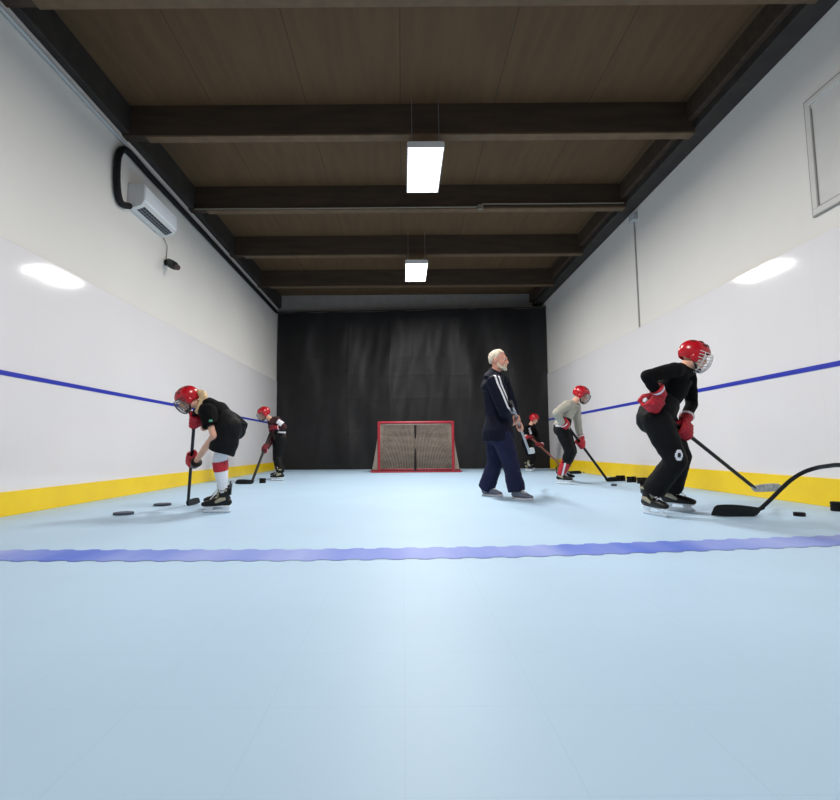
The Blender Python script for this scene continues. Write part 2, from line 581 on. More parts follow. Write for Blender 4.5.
prof = [(0, 0), (.07, -.004), (.13, .008), (.19, .035), (.212, .065), (.22, .1), (.22, .3), (.2, .325), (0, .33)]
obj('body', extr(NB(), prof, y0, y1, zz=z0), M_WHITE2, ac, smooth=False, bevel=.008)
obj('front_panel', extr(NB(), [(.215, .085), (.232, .1), (.234, .2), (.23, .29), (.215, .315)], y0 + .01, y1 - .01, zz=z0), M_WHITE, ac, smooth=False, bevel=.004)
vent = obj('air_outlet', extr(NB(), [(.095, -.004), (.13, .004), (.192, .033), (.188, .05), (.12, .03)], y0 + .07, y1 - .07, zz=z0), M_BLACK, ac, smooth=False)
for q in (.125, .158):
    bm = NB()
    extr(bm, [(q, .001 + (q - .12) * .5 - .006), (q + .010, .004 + (q - .12) * .5 - .006), (q + .010, .010 + (q - .12) * .5), (q, .007 + (q - .12) * .5)], y0 + .075, y1 - .075, zz=z0)
    obj('louver', bm, mat('grey_louver', (110, 116, 122), .5), vent, smooth=False)
for k in range(1, 12):
    bm = NB()
    yy = y0 + .07 + (y1 - y0 - .14) * k / 12
    extr(bm, [(.1, -.007), (.19, .026), (.19, .034), (.1, .002)], yy - .004, yy + .004, zz=z0)
    obj('slat', bm, mat('grey_louver', (110, 116, 122), .5), vent, smooth=False)

# black hose from the unit up and along the wall top
hp = [on_x(129, 206, XL + .06), on_x(122, 204, XL + .05), on_x(118.5, 196, XL + .05), on_x(117, 180, XL + .05), on_x(117.5, 162, XL + .05), on_x(119.5, 153, XL + .05), on_x(124, 149.5, XL + .05), on_x(131, 154.5, XL + .05)]
hp += [V((XL + .05, y, hp[-1].z - .01)) for y in (hp[-1].y + .5, hp[-1].y + 2, hp[-1].y + 4, YB - .35)]


def smooth_path(P, n=6):
    out = []
    for i in range(len(P) - 1):
        p0, p1, p2, p3 = P[max(0, i - 1)], P[i], P[i + 1], P[min(len(P) - 1, i + 2)]
        for j in range(n):
            t = j / n
            out.append(.5 * ((2 * p1) + (p2 - p0) * t + (2 * p0 - 5 * p1 + 4 * p2 - p3) * t * t + (3 * p1 - p0 - 3 * p2 + p3) * t ** 3))
    out.append(P[-1])
    return out


hs = smooth_path(hp)
obj('insulated_hose', loft(NB(), hs, [.042] * len(hs), ref=(1, 0, 0), n=12), M_RUB, label='black insulated hose looping from the air conditioner along the wall top', cat='hose')
pz = hp[-1].z + .085
obj('wall_pipe', loft(NB(), [(XL + .03, YF + .1, pz), (XL + .03, YB - .3, pz)], [.022, .022], n=10), mat('pale_pipe', (176, 178, 180), .45), label='pale grey pipe running above the black hose along the wall top', cat='pipe')

# small camera hung under the air conditioner
cc = on_x(165, 264, XL)
sc_ = empty('wall_camera', (XL, cc.y, cc.z), 'small black camera on the wall below the air conditioner', 'camera')
bm = NB()
loft(bm, [(XL + .001, cc.y, cc.z + .02), (XL + .02, cc.y, cc.z + .02)], [.045, .045], ref=(0, 1, 0), cap='flat')
loft(bm, [(XL + .015, cc.y, cc.z + .02), (XL + .07, cc.y - .01, cc.z + .005)], [.014, .014], ref=(0, 1, 0))
obj('bracket', bm, M_BLACK, sc_)
bm = NB()
loft(bm, [(XL + .05, cc.y + .02, cc.z + .04), (XL + .10, cc.y - .01, cc.z - .005), (XL + .17, cc.y - .05, cc.z - .05)], [.05, .065, .06], ref=(0, 1, 0))
obj('housing', bm, M_BLACK, sc_)
obj('lens', loft(NB(), [(XL + .17, cc.y - .05, cc.z - .05), (XL + .235, cc.y - .085, cc.z - .09)], [.04, .04], ref=(0, 1, 0), cap='flat'), mat('dark_lens', (70, 48, 50), .15), sc_)
wp = smooth_path([V((XL + .01, cc.y - .1, z0 + .01)), V((XL + .03, cc.y - .02, z0 - .08)), V((XL + .012, cc.y + .02, z0 - .16)), V((XL + .02, cc.y, cc.z + .04))])
obj('power_cable', loft(NB(), wp, [.006] * len(wp), n=6), mat('grey_cable', (120, 118, 116), .6), label='thin grey cable dangling from the air conditioner to the small camera', cat='cable')

# black curtain
cu = empty('black_curtain', (0, YB - .22, 0), 'black vinyl curtain hung across the whole end of the lane', 'curtain')
bm = NB()
nx, nz = 220, 120
zt = 4.42
cx0, cx1 = XL + .03, XR - .03
g = []
for i in range(nx + 1):
    col = []
    for j in range(nz + 1):
        x = cx0 + (cx1 - cx0) * i / nx
        z = .012 + (zt - .012) * j / nz
        d = (1 - j / nz)
        y = .035 * math.sin(x * 5.1 + .5 * math.sin(z * .8)) * (.35 + .65 * d)
        y += .07 * (noise.noise(V((x * 1.6 + .25 * z, z * .35, 2))))
        y += .018 * noise.noise(V((x * 4 - .5 * z, z * 1.1, 7)))
        for fx in (-1.5, -.35, .25, 1.55):
            y -= .006 * math.exp(-((x - fx - .03 * math.sin(z * 2)) / .02) ** 2)
        for fz in (1.0, 1.95, 2.6, 3.1):
            y -= .004 * math.exp(-((z - fz - .02 * math.sin(x * 3)) / .02) ** 2)
        col.append(bm.verts.new((x, YB - .3 - .047 * x + y, z)))
    g.append(col)
for i in range(nx):
    for j in range(nz):
        bm.faces.new((g[i][j], g[i + 1][j], g[i + 1][j + 1], g[i][j + 1]))
obj('cloth', bm, M_CURT, cu)
obj('rail', loft(NB(), [(XL + .03, YB - .29 - .047 * XL, zt), (XR - .03, YB - .29 - .047 * XR, zt)], [.025, .025], n=10), M_LEDGE, cu)

# ------------------------------------------------------------------ goal
gy = on_z(415, 472.5).y
gx0, gx1 = at(379, 472, gy).x, at(453.5, 472, gy).x
gh = at(415, 422.5, gy).z
gl = empty('hockey_goal', ((gx0 + gx1) / 2, gy, 0), 'red framed hockey goal with taupe net in front of the black curtain', 'goal')
R = .034
for x in (gx0, gx1):
    obj('post', loft(NB(), [(x, gy, .0), (x, gy, gh)], [R, R], n=12, cap='flat'), M_REDP, gl)
obj('crossbar', loft(NB(), [(gx0, gy, gh), (gx1, gy, gh)], [R, R], ref=(0, 1, 0), n=12), M_REDP, gl)
gxm = (gx0 + gx1) / 2
GD = .85
bpts = smooth_path([V((gx0, gy, R)), V((gx0 - .17, gy + .3, R)), V((gx0 - .12, gy + .68, R)), V((gx0 + .35, gy + GD, R)), V((gxm, gy + GD + .02, R)), V((gx1 - .35, gy + GD, R)), V((gx1 + .12, gy + .68, R)), V((gx1 + .17, gy + .3, R)), V((gx1, gy, R))])
obj('base_frame', loft(NB(), bpts, [R * .9] * len(bpts), ref=(0, 0, 1), n=10), M_REDP, gl)
obj('base_bar', box(NB(), (gx0 - .2, gy - .012, 0), (gx1 + .2, gy + .03, .035)), M_REDP, gl, smooth=False, bevel=.006)
tpts = smooth_path([V((gx0, gy, gh)), V((gx0 + .06, gy + .35, gh)), V((gx0 + .4, gy + .5, gh)), V((gxm, gy + .52, gh)), V((gx1 - .4, gy + .5, gh)), V((gx1 - .06, gy + .35, gh)), V((gx1, gy, gh))])
obj('top_frame', loft(NB(), tpts, [R * .7] * len(tpts), ref=(0, 0, 1), n=10), M_REDP, gl)
obj('centre_brace', loft(NB(), [(gxm, gy + GD - .08, R), (gxm, gy + .66, gh * .6), (gxm, gy + .47, gh - .03)], [.03] * 3, n=10), mat('dark_brace', (44, 30, 32), .6), gl)


def quadgrid(bm, f, nu, nv):
    g = [[bm.verts.new(f(i / nu, j / nv)) for j in range(nv + 1)] for i in range(nu + 1)]
    for i in range(nu):
        for j in range(nv):
            bm.faces.new((g[i][j], g[i + 1][j], g[i + 1][j + 1], g[i][j + 1]))


def onpath(P, t):
    k = min(len(P) - 2, int(t * (len(P) - 1)))
    return P[k].lerp(P[k + 1], t * (len(P) - 1) - k)


bm = NB()
quadgrid(bm, lambda u, v: onpath(bpts, u).lerp(onpath(tpts, u), v) + V((0, -.05 * math.sin(math.pi * v) * math.sin(math.pi * u), 0)), 100, 40)
quadgrid(bm, lambda u, v: V((gx0 + (gx1 - gx0) * u, gy, gh)).lerp(onpath(tpts, u), v) - V((0, 0, .04 * math.sin(math.pi * v))), 44, 12)
obj('net', bm, M_NET, gl, smooth=False, wire=.0135)

# ------------------------------------------------------------------ sticks, pucks
def stick(label, butt, heel, bdir, blen=.29, bh=.062, mats=(M_CARB, M_CARB, M_TAPE), path=None, th=(.019, .015), curl=.03, lift=0.0, ftip=None):
    """shaft, taped grip, blade; heel is the underside of the blade at its heel."""
    butt, heel = V(butt), V(heel)
    bdir = V(bdir).normalized()
    base = V((heel.x, heel.y, heel.z))
    r = empty('hockey_stick', base, label, 'hockey stick', 'hockey sticks in the lane')
    neck = heel + V((0, 0, bh * .55))
    P = path if path else [butt, butt.lerp(neck, .5), neck]
    ax = (P[-1] - P[-2]).normalized()
    side = bdir.cross(V((0, 0, 1))).normalized()
    n = len(P)
    obj('shaft', loft(NB(), P, [th] * n, ref=side.cross(ax), n=8, cap='flat', sq=.75), mats[0], r)
    g0, g1 = P[0], P[0] + (P[1] - P[0]).normalized() * min(.2, (P[1] - P[0]).length)
    obj('grip_tape', loft(NB(), [g0 - (g1 - g0).normalized() * .006, g0 + (g1 - g0) * .1, g1], [(th[0] + .004, th[1] + .004), (th[0] + .003, th[1] + .003), (th[0] + .003, th[1] + .003)], ref=side.cross(ax), n=8, cap='flat', sq=.75), mats[2], r)
    bm = NB()
    rings = []
    m = 16
    for i in range(m + 1):
        t = i / m
        x = -.03 + (blen + .03) * t
        h = bh * (.85 + .3 * math.sin(math.pi * min(1, t * .75))) * (1 if t < .85 else math.sqrt(max(.02, 1 - ((t - .85) / .15) ** 2 * .93)))
        zb = .012 * max(0, (t - .55) / .45) ** 2 + bh * .4 * max(0, 1 - t / .14) ** 2
        c = heel + bdir * x + side * (curl * t * t)
        w = .008 if t < .9 else .006
        rings.append([bm.verts.new(c + side * sx * w + V((0, 0, zz))) for sx, zz in ((-1, zb + .004), (-.5, zb), (.5, zb), (1, zb + .004), (1, h * .96), (.4, h), (-.4, h), (-1, h * .96))])
    for i in range(m):
        for j in range(8):
            bm.faces.new((rings[i][j], rings[i][(j + 1) % 8], rings[i + 1][(j + 1) % 8], rings[i + 1][j]))
    bm.faces.new(rings[0][::-1]); bm.faces.new(rings[-1])
    bmesh.ops.recalc_face_normals(bm, faces=bm.faces)
    q = P[-1] - ax * .1
    loft(bm, [q, P[-1], heel + bdir * .03 + V((0, 0, bh * .5))], [(th[0], th[1]), (th[0] * 1.2, .012), (bh * .42, .009)], ref=side.cross(ax), n=8, cap='flat')
    obj('blade', bm, mats[1], r)
    return r


def puck(p, r=.0381, h=.0254, m=M_RUB, name='puck', label='', cat='puck', group=None, rz=0):
    bm = NB()
    prof = [(r * .9, 0), (r, .1 * h), (r, .9 * h), (r * .9, h)]
    n = 28
    rings = [[bm.verts.new((p[0] + a * math.cos(2 * math.pi * j / n), p[1] + a * math.sin(2 * math.pi * j / n), p[2] + z)) for j in range(n)] for a, z in prof]
    for i in range(3):
        for j in range(n):
            bm.faces.new((rings[i][j], rings[i][(j + 1) % n], rings[i + 1][(j + 1) % n], rings[i + 1][j]))
    bm.faces.new(rings[0][::-1]); bm.faces.new(rings[-1])
    return obj(name, bm, m, label=label, cat=cat, group=group)


puck(on_z(123.5, 514.5), .085, .022, M_DGREY, 'training_disc', 'dark flat training disc on the floor, larger and nearer of the two', 'training disc', 'flat discs before the bending player')
puck(on_z(162.5, 505.5), .085, .022, M_DGREY, 'training_disc', 'dark flat training disc closer to the bending player\'s stick', 'training disc', 'flat discs before the bending player')
puck(on_z(799.5, 516), .042, .03, label='single black puck beside the big bent stick blade', group='loose pucks')
puck(on_z(614, 486), .04, .03, M_DGREY, label='small dark puck below the blade of the grey-shirted player\'s stick', group='loose pucks')
puck(on_z(585.5, 473), .05, .028, mat('olive_rubber', (96, 98, 84), .6), label='small olive puck by the kickboard behind the grey-shirted player', group='loose pucks')
for k in range(2):
    puck(on_z(262.5, 483) + V((0, 0, k * .041)), .055, .04, label=('top' if k else 'bottom') + ' black puck of the pair beside the maroon player\'s stick blade', group='pucks stacked by the far boards')
for px, py, wh in ((621, 481, 'pile beside the grey-shirted player\'s blade'), (632, 482.3, 'middle pile of three by the kickboard'), (642.5, 483.5, 'pile next to the black-clad player\'s leg')):
    q = on_z(px, py)
    for j in range(2):
        for k in range(3):
            puck(q + V((-.041 + .082 * j + .004 * (k % 2), .02 * j + .003 * k, k * .0305)), .0395, .03, label='%s black puck, %s side of the %s' % (('bottom', 'middle', 'top')[k], ('goal', 'wall')[j], wh), group='black pucks piled along the kickboard')
q = on_z(837, 511)
for k in range(3):
    puck(q + V((0, 0, k * .027)), .045, .026, label='%s black puck of the stack cut off by the photo edge' % ('bottom', 'middle', 'top')[k], group='black pucks stacked at the picture edge')

# ------------------------------------------------------------------ people
def hand(bm, c, s, b, w, k=1.0, fat=1.0, flip=1, rs=.016):
    """palm, four fingers wrapped round a shaft along s, and a thumb. b = back of hand, w = towards wrist."""
    R0 = rs + .012 * k * fat
    cross = s.cross(b)
    if cross.dot(w) > 0:
        cross = -cross                        # away from the wrist
    for i, (o, rr, end) in enumerate(((-.036, .0098, 215), (-.012, .0105, 235), (.012, .0104, 230), (.035, .009, 205))):
        pts, rad = [], []
        for q in range(9):
            a = math.radians(-10 + (end + 10) * q / 8)
            pts.append(c + s * (o * k * fat * 1.0 * flip) + b * (R0 * math.cos(a)) + cross * (R0 * 1.1 * math.sin(a)))
            rad.append(rr * k * fat * (1.1 - .025 * q))
        loft(bm, pts, rad, ref=s, n=10)
    wr = c + w * (.095 * k * (1 + .15 * (fat - 1))) + b * (.012 * k)
    loft(bm, [c + b * R0 + cross * .01 * k, c + b * (R0 * .95) + w * .04 * k, wr],
         [(.046 * k * fat, .014 * k * fat), (.043 * k * fat, .017 * k * fat), (.028 * k * fat, .022 * k * fat)], ref=s, n=14)
    th = c + s * (-.03 * k * fat * flip) + w * .055 * k - b * .0
    t2 = c + s * (-.052 * k * fat * flip) + w * .018 * k - b * (R0 * .9)
    t3 = c + s * (-.050 * k * fat * flip) - b * (R0 * 1.1) + cross * .022 * k
    loft(bm, [th, t2, t3], [.016 * k * fat, .0125 * k * fat, .0105 * k * fat], ref=s, n=10)
    return wr


def head_geo(bm, c, ax, k):
    r, f, u = ax
    E = lambda x, y, z, a, b_, d: ell(bm, c + r * x * k + f * y * k + u * z * k, (a * k, b_ * k, d * k), (r, f, u))
    E(0, -.014, .028, .075, .094, .092)
    E(0, .018, -.03, .062, .072, .082)
    E(0, .045, -.075, .042, .042, .036)
    E(0, .074, -.096, .022, .02, .017)
    E(0, .079, .026, .048, .016, .012)
    for s in (-1, 1):
        E(s * .038, .062, -.028, .022, .024, .024)
        E(s * .077, -.008, -.005, .010, .020, .031)
        E(s * .05, .01, -.07, .016, .04, .03)
    loft(bm, [c + f * .088 * k + u * .012 * k, c + f * .104 * k - u * .018 * k, c + f * .104 * k - u * .034 * k], [.008 * k, .010 * k, .0125 * k], ref=r, n=10)
    E(0, .088, -.060, .023, .010, .0055)
    E(0, .086, -.071, .020, .010, .006)


def helmet(root, c, ax, k, cage, m=M_RED):
    r, f, u = ax
    hc = c + u * .022 * k - f * .006 * k

    def edge(az):
        a = abs(az) / math.pi
        e = 12 if a < .28 else (12 - 50 * (a - .28) / .12 if a < .4 else (-38 if a < .62 else -38 + 6 * (a - .62) / .38))
        return math.radians(e)

    def bulge(az, ph):
        return 1 + .03 * max(0, math.cos(az * 4)) * max(0, math.sin(ph * 2)) + .02 * math.cos(az * 2)

    bm = shell(NB(), hc, ax, (.1 * k, .128 * k, .118 * k), edge, .012 * k, bulge=bulge)
    h = obj('helmet', bm, m, root)
    bm = NB()
    for s in (-1, 1):
        for (el_, az) in ((48, 25), (62, 75), (40, 60), (48, 130)):
            e, a = math.radians(el_), math.radians(az) * s
            n_ = (r * math.sin(a) * math.cos(e) + f * math.cos(a) * math.cos(e) + u * math.sin(e)).normalized()
            p = hc + r * (.1 * k * math.sin(a) * math.cos(e)) + f * (.128 * k * math.cos(a) * math.cos(e)) + u * (.118 * k * math.sin(e))
            t = (f - n_ * f.dot(n_)).normalized()
            obj('vent', ell(NB(), p + n_ * .001, (.022 * k, .007 * k, .006 * k), (t, n_.cross(t), n_), 12, 8), M_BLACK, h)
    for s in (-1, 1):
        obj('ear_guard', ell(NB(), c + r * s * .092 * k - u * .03 * k - f * .004 * k, (.014 * k, .036 * k, .042 * k), ax, 14, 10), m, h)
    if cage is None:
        return h
    bm = NB()

    def pt(a, e):
        a, e = math.radians(a), math.radians(e)
        return c - u * .01 * k + r * (.102 * k * math.sin(a) * math.cos(e)) + f * (.152 * k * math.cos(a) * math.cos(e) ** .7) + u * (.142 * k * math.sin(e))

    for e in (20, 8, -4, -16, -28, -40, -52):
        w_ = 84 if e > -40 else 70
        loft(bm, [pt(-w_ + 2 * w_ * i / 14, e) for i in range(15)], [.0034 * k] * 15, ref=u, n=6)
    for a in (-66, -40, -20, 0, 20, 40, 66):
        loft(bm, [pt(a, 20 - 76 * i / 10) for i in range(11)], [.0034 * k] * 11, ref=r, n=6)
    obj('face_cage', bm, cage, h)
    bm = NB()
    for s in (-1, 1):
        loft(bm, [c + r * s * .088 * k - u * .05 * k, c + r * s * .06 * k - u * .1 * k + f * .03 * k, c - u * .122 * k + f * .068 * k], [(.010 * k, .003 * k)] * 3, ref=f, n=8)
    ell(bm, c - u * .112 * k + f * .078 * k, (.028 * k, .02 * k, .018 * k), ax, 12, 8)
    obj('chin_strap', bm, M_BLACK, h)
    return h


def skate(root, heel, toe, k):
    heel, toe = V(heel), V(toe)
    heel.z = toe.z = 0
    f = (toe - heel).normalized()
    l = V((-f.y, f.x, 0))
    P = lambda x, y, z: heel + f * x * k + l * y * k + V((0, 0, z * k))
    bm = NB()
    loft(bm, [P(.005, 0, .112), P(.05, 0, .115), P(.11, 0, .113), P(.18, 0, .106), P(.235, 0, .099), P(.258, 0, .095)],
         [(.033 * k, .036 * k), (.038 * k, .046 * k), (.042 * k, .046 * k), (.046 * k, .038 * k), (.043 * k, .03 * k), (.036 * k, .024 * k)], ref=l, n=18)
    loft(bm, [P(.055, 0, .1), P(.055, 0, .16), P(.05, 0, .215), P(.042, 0, .262)], [(.044 * k, .058 * k), (.045 * k, .057 * k), (.048 * k, .058 * k), (.052 * k, .062 * k)], ref=l, n=18, cap='flat')
    b = obj('skate', fuse(bm, .0065, 4), M_BOOT, root)
    bm = NB()
    loft(bm, [P(.12, 0, .155), P(.105, 0, .2), P(.105, 0, .25), P(.122, 0, .29)], [(.026 * k, .012 * k), (.03 * k, .011 * k), (.034 * k, .010 * k), (.034 * k, .007 * k)], ref=l, n=12)
    obj('tongue', bm, M_TAN, b)
    bm = NB()
    loft(bm, [P(-.012, 0, .19), P(-.016, 0, .25), P(-.022, 0, .3)], [(.026 * k, .007 * k), (.024 * k, .006 * k), (.018 * k, .005 * k)], ref=l, n=12)
    obj('tendon_guard', bm, M_BOOT, b)
    for s in (-1, 1):
        bm = NB()
        loft(bm, [P(.03, s * .046, .15), P(.08, s * .048, .14), P(.13, s * .046, .115)], [(.004 * k, .014 * k), (.004 * k, .022 * k), (.004 * k, .012 * k)], ref=l, n=12)
        obj('side_patch', bm, M_TAN, b)
        bm = NB()
        loft(bm, [P(.02, s * .051, .235), P(.08, s * .053, .235)], [(.004 * k, .012 * k), (.004 * k, .010 * k)], ref=l, n=10)
        obj('ankle_patch', bm, M_TAN, b)
    bm = NB()
    for q in range(6):
        x, z = .185 - .016 * q, .143 + .017 * q
        loft(bm, [P(x, -.026, z), P(x - .004, 0, z + .012), P(x, .026, z)], [.004 * k] * 3, ref=f, n=6)
    obj('laces', bm, M_STRIPE, b)
    bm = NB()
    loft(bm, [P(-.012, 0, .07), P(.06, 0, .074), P(.14, 0, .07), P(.24, 0, .068), P(.262, 0, .07)], [(.03 * k, .008 * k), (.034 * k, .009 * k), (.028 * k, .008 * k), (.036 * k, .008 * k), (.03 * k, .007 * k)], ref=l, n=12)
    for x in (.03, .2):
        loft(bm, [P(x, 0, .07), P(x + .003, 0, .045), P(x + .005, 0, .022)], [(.024 * k, .048 * k), (.010 * k, .036 * k), (.008 * k, .04 * k)], ref=l, n=12, cap='flat')
    loft(bm, [P(-.012, 0, .024), P(.12, 0, .024), P(.255, 0, .026)], [(.008 * k, .012 * k)] * 3, ref=l, n=10)
    obj('blade_holder', fuse(bm, .005, 3), M_WHITE, b)
    bm = NB()
    A, B = [], []
    for (x, z) in ((-.02, .02), (-.018, .008), (-.005, .001), (.06, 0), (.19, 0), (.255, .003), (.272, .012), (.276, .022)):
        A.append(bm.verts.new(P(x, -.0025, z))); B.append(bm.verts.new(P(x, .0025, z)))
    n = len(A)
    for i in range(n):
        bm.faces.new((A[i], A[(i + 1) % n], B[(i + 1) % n], B[i]))
    bm.faces.new(A[::-1]); bm.faces.new(B)
    bmesh.ops.recalc_face_normals(bm, faces=bm.faces)
    obj('runner', bm, M_STEEL, b, smooth=False)
    return P(.052, 0, .15)


def shoe(root, heel, toe, k=1.0):
    heel, toe = V(heel), V(toe)
    heel.z = toe.z = 0
    f = (toe - heel).normalized()
    l = V((-f.y, f.x, 0))
    P = lambda x, y, z: heel + f * x * k + l * y * k + V((0, 0, z * k))
    bm = NB()
    loft(bm, [P(.02, 0, .055), P(.07, 0, .062), P(.13, 0, .058), P(.2, 0, .046), P(.255, 0, .038)], [(.034, .036), (.037, .046), (.042, .04), (.046, .028), (.036, .02)], ref=l, n=18)
    loft(bm, [P(.055, 0, .06), P(.052, 0, .105)], [(.036, .05), (.036, .05)], ref=l, n=16, cap='flat')
    s = obj('shoe', fuse(bm, .006, 4), M_SHOE, root)
    bm = NB()
    ring = []
    for z in (0, .022):
        ring.append([])
        for j in range(28):
            a = 2 * math.pi * j / 28
            x = .14 + .15 * math.cos(a)
            w = (.04 + .010 * math.cos(a - .2)) * math.sin(a)
            ring[-1].append(bm.verts.new(P(x, w, z + (.008 if x > .25 else 0))))
    for j in range(28):
        bm.faces.new((ring[0][j], ring[0][(j + 1) % 28], ring[1][(j + 1) % 28], ring[1][j]))
    bm.faces.new(ring[0][::-1]); bm.faces.new(ring[1])
    obj('sole', bm, M_SOLE, s, bevel=.004)
    bm = NB()
    for q in range(5):
        x, z = .19 - .02 * q, .076 + .008 * q
        loft(bm, [P(x, -.024, z - .003), P(x - .004, 0, z + .006), P(x, .024, z - .003)], [.0035] * 3, ref=f, n=6)
    obj('laces', bm, M_STRIPE, s)
    return P(.055, 0, .09)


def frame(f, roll=0):
    f = V(f).normalized()
    u = (V((0, 0, 1)) - f * f.z).normalized()
    r = f.cross(u)
    if roll:
        u2 = (u * math.cos(roll) + r * math.sin(roll)).normalized()
        r = f.cross(u2)
        u = u2
    return (r, f, u)


def person(sp):
    D, s, hk = sp['D'], sp['s'], sp['hk']
    J = {k: at(v[0], v[1], D + v[2]) for k, v in sp['J'].items()}
    base = V((J['pv'].x, J['pv'].y, 0))
    root = empty('person', base, sp['label'], 'person')
    # feet
    ank = {}
    for q in 'NF':
        h_, t_ = on_z(*sp['foot' + q][0]), on_z(*sp['foot' + q][1])
        ank[q] = shoe(root, h_, t_, 1.05) if sp.get('shoes') else skate(root, h_, t_, sp['sk'])
    lat = (J['hipN'] - J['hipF']).normalized()
    slat = (J['shN'] - J['shF']).normalized()
    ax = frame(sp['f'], sp.get('roll', 0))
    # stick and hands
    butt, heel = sp['butt'], sp['heel']
    hands = {}
    for q in 'NF':
        c = on_line(butt, heel, sp['hand' + q][1], sp['hand' + q][0])
        sdir = (heel - butt).normalized()
        w = J['el' + q] - c
        w = (w - sdir * w.dot(sdir)).normalized()
        b = sdir.cross(w).normalized()
        if b.y > 0:
            b = -b
        if sp.get('back' + q):
            b = (b + V(sp['back' + q])); b = (b - sdir * b.dot(sdir)).normalized()
        hands[q] = (c, sdir, b, w)
    # body: one continuous surface
    bm = NB()
    pv, md, nk = J['pv'], J['md'], J['nk']
    up = (md - pv).normalized()
    chest = md.lerp(nk, .45)
    sh = (J['shN'] + J['shF']) / 2
    g = sp.get('girth', 1.0)
    nd = (J['hd'] - ax[2] * .06 * hk - nk).normalized()
    nlow = nk - nd * .105 * s
    tor = [pv - up * .07 * s, pv, pv.lerp(md, .5), md, chest, nlow]
    tr = [(.13, .10), (.155, .115), (.135, .10), (.145, .11), (.15, .105), (.10, .055)]
    loft(bm, tor, [(a * s * g, b * s * g) for a, b in tr], ref=lat.lerp(slat, .5), n=24)
    hd = J['hd']
    loft(bm, [nk - nd * .08 * s, nk, hd - ax[2] * .06 * hk - ax[1] * .012 * hk], [.062 * s, .052 * s, .054 * s], ref=lat, n=16)
    head_geo(bm, hd, ax, hk)
    for q in 'NF':
        c, sd, b, w = hands[q]
        wr = c + w * .1 * s + b * .01
        e, S_ = J['el' + q], J['sh' + q]
        loft(bm, [S_, S_.lerp(e, .5), e], [.056 * s, .048 * s, .040 * s], ref=(0, 1, 0), n=14)
        loft(bm, [e, e.lerp(wr, .35), wr], [.040 * s, .041 * s, .028 * s], ref=(0, 1, 0), n=14)
        hand(bm, c, sd, b, w, s if not sp.get('shoes') else 1.0, 1.0, 1)
        hp_, kn, an = J['hip' + q], J['kn' + q], ank[q]
        loft(bm, [hp_, hp_.lerp(kn, .5), kn], [.086 * s, .074 * s, .056 * s], ref=lat, n=16)
        loft(bm, [kn, kn.lerp(an, .3), kn.lerp(an, .7), an], [.056 * s, .056 * s, .042 * s, .036 * s], ref=lat, n=16)
    body = obj('body', fuse(bm, .0055 if sp.get('shoes') else .0065, 3), sp.get('skin', M_SKIN), root)
    bm = NB()
    for q in (-1, 1):
        ell(bm, hd + ax[0] * q * .031 * hk + ax[1] * .081 * hk + ax[2] * .006 * hk, (.012 * hk, .010 * hk, .008 * hk), ax, 12, 8)
    bm.free()
    for q in (-1, 1):
        e_ = obj('eye', ell(NB(), hd + ax[0] * q * .031 * hk + ax[1] * .081 * hk + ax[2] * .006 * hk, (.012 * hk, .010 * hk, .008 * hk), ax, 12, 8), M_EYE, root)
        bm = NB()
        ell(bm, hd + ax[0] * q * .031 * hk + ax[1] * .0895 * hk + ax[2] * .006 * hk, (.0055 * hk, .003 * hk, .0055 * hk), ax, 10, 6)
        obj('pupil', bm, M_PUP, e_)
    # shirt
    bm = NB()
    hem = sp.get('hem', .06)
    hw = sp.get('hemw', 0)
    tor2 = [pv - up * hem * s, pv, pv.lerp(md, .5), md, chest, nlow, nk - nd * .06 * s]
    f2 = sp.get('loose', .018)
    cu_ = (nlow - chest).normalized()
    cl_ = (slat - cu_ * slat.dot(cu_)).normalized()
    ell(bm, chest.lerp(nlow, .7), ((.15 * s * g + f2), (.105 * s * g + f2), .085 * s), (cl_, cu_.cross(cl_), cu_))
    loft(bm, tor2, [(a * s * g + f2, b * s * g + f2) for a, b in [(.15 + hw, .112 + hw), (tr[1][0] + hw * .8, tr[1][1] + hw * .8)] + tr[2:] + [(.095, .068)]], ref=lat.lerp(slat, .5), n=24, cap='round' if 0 else 'flat')
    ell(bm, sh.lerp(nk, .5), (.13 * s, .088 * s, .068 * s), (slat, (nk - md).normalized().cross(slat), (nk - md).normalized()))
    for q in 'NF':
        c, sd, b, w = hands[q]
        wr = c + w * .105 * s
        e, S_ = J['el' + q], J['sh' + q]
        inner = sh.lerp(S_, .45)
        sl = sp['sleeve']
        if sl >= 1:
            pts = [inner, S_, S_.lerp(e, .5), e]
            loft(bm, pts, [.062 * s + f2, .062 * s + f2, .054 * s + f2, .047 * s + f2 * .8], ref=(0, 1, 0), n=16)
            loft(bm, [e, e.lerp(wr, .4), e.lerp(wr, .9)], [.047 * s + f2 * .8, .045 * s + f2 * .8, .034 * s + f2 * .7], ref=(0, 1, 0), n=16)
        else:
            loft(bm, [inner, S_, S_.lerp(e, sl * .6), S_.lerp(e, sl)], [.062 * s + f2, .064 * s + f2, .06 * s + f2, .058 * s + f2], ref=(0, 1, 0), n=16, cap='flat')
    loft(bm, [nk - nd * .10 * s, nk - nd * .045 * s, nk + nd * .012 * s], [(.15 * s, .088 * s), (.105 * s, .078 * s), .068 * s], ref=slat, n=20, cap='flat')
    if sp.get('collar'):
        loft(bm, [nk - nd * .06, nk - nd * .02, nk + nd * .028], [.09 * s, .078 * s, .072 * s], ref=lat, n=20, cap='flat')
    top = fuse(bm, .008, 5, .014)
    extra = []
    for nm, path, wd, m_ in sp.get('decals', []):
        P = [at(x, y, D + z) for x, y, z in path]
        extra.append((nm, decal(top, P, wd, (0, -1, 0)), m_))
    topo = obj(sp['top'][0], top, sp['top'][1], root)
    for nm, d_, m_ in extra:
        obj(nm, d_, m_, topo, smooth=True)
    # trousers
    bm = NB()
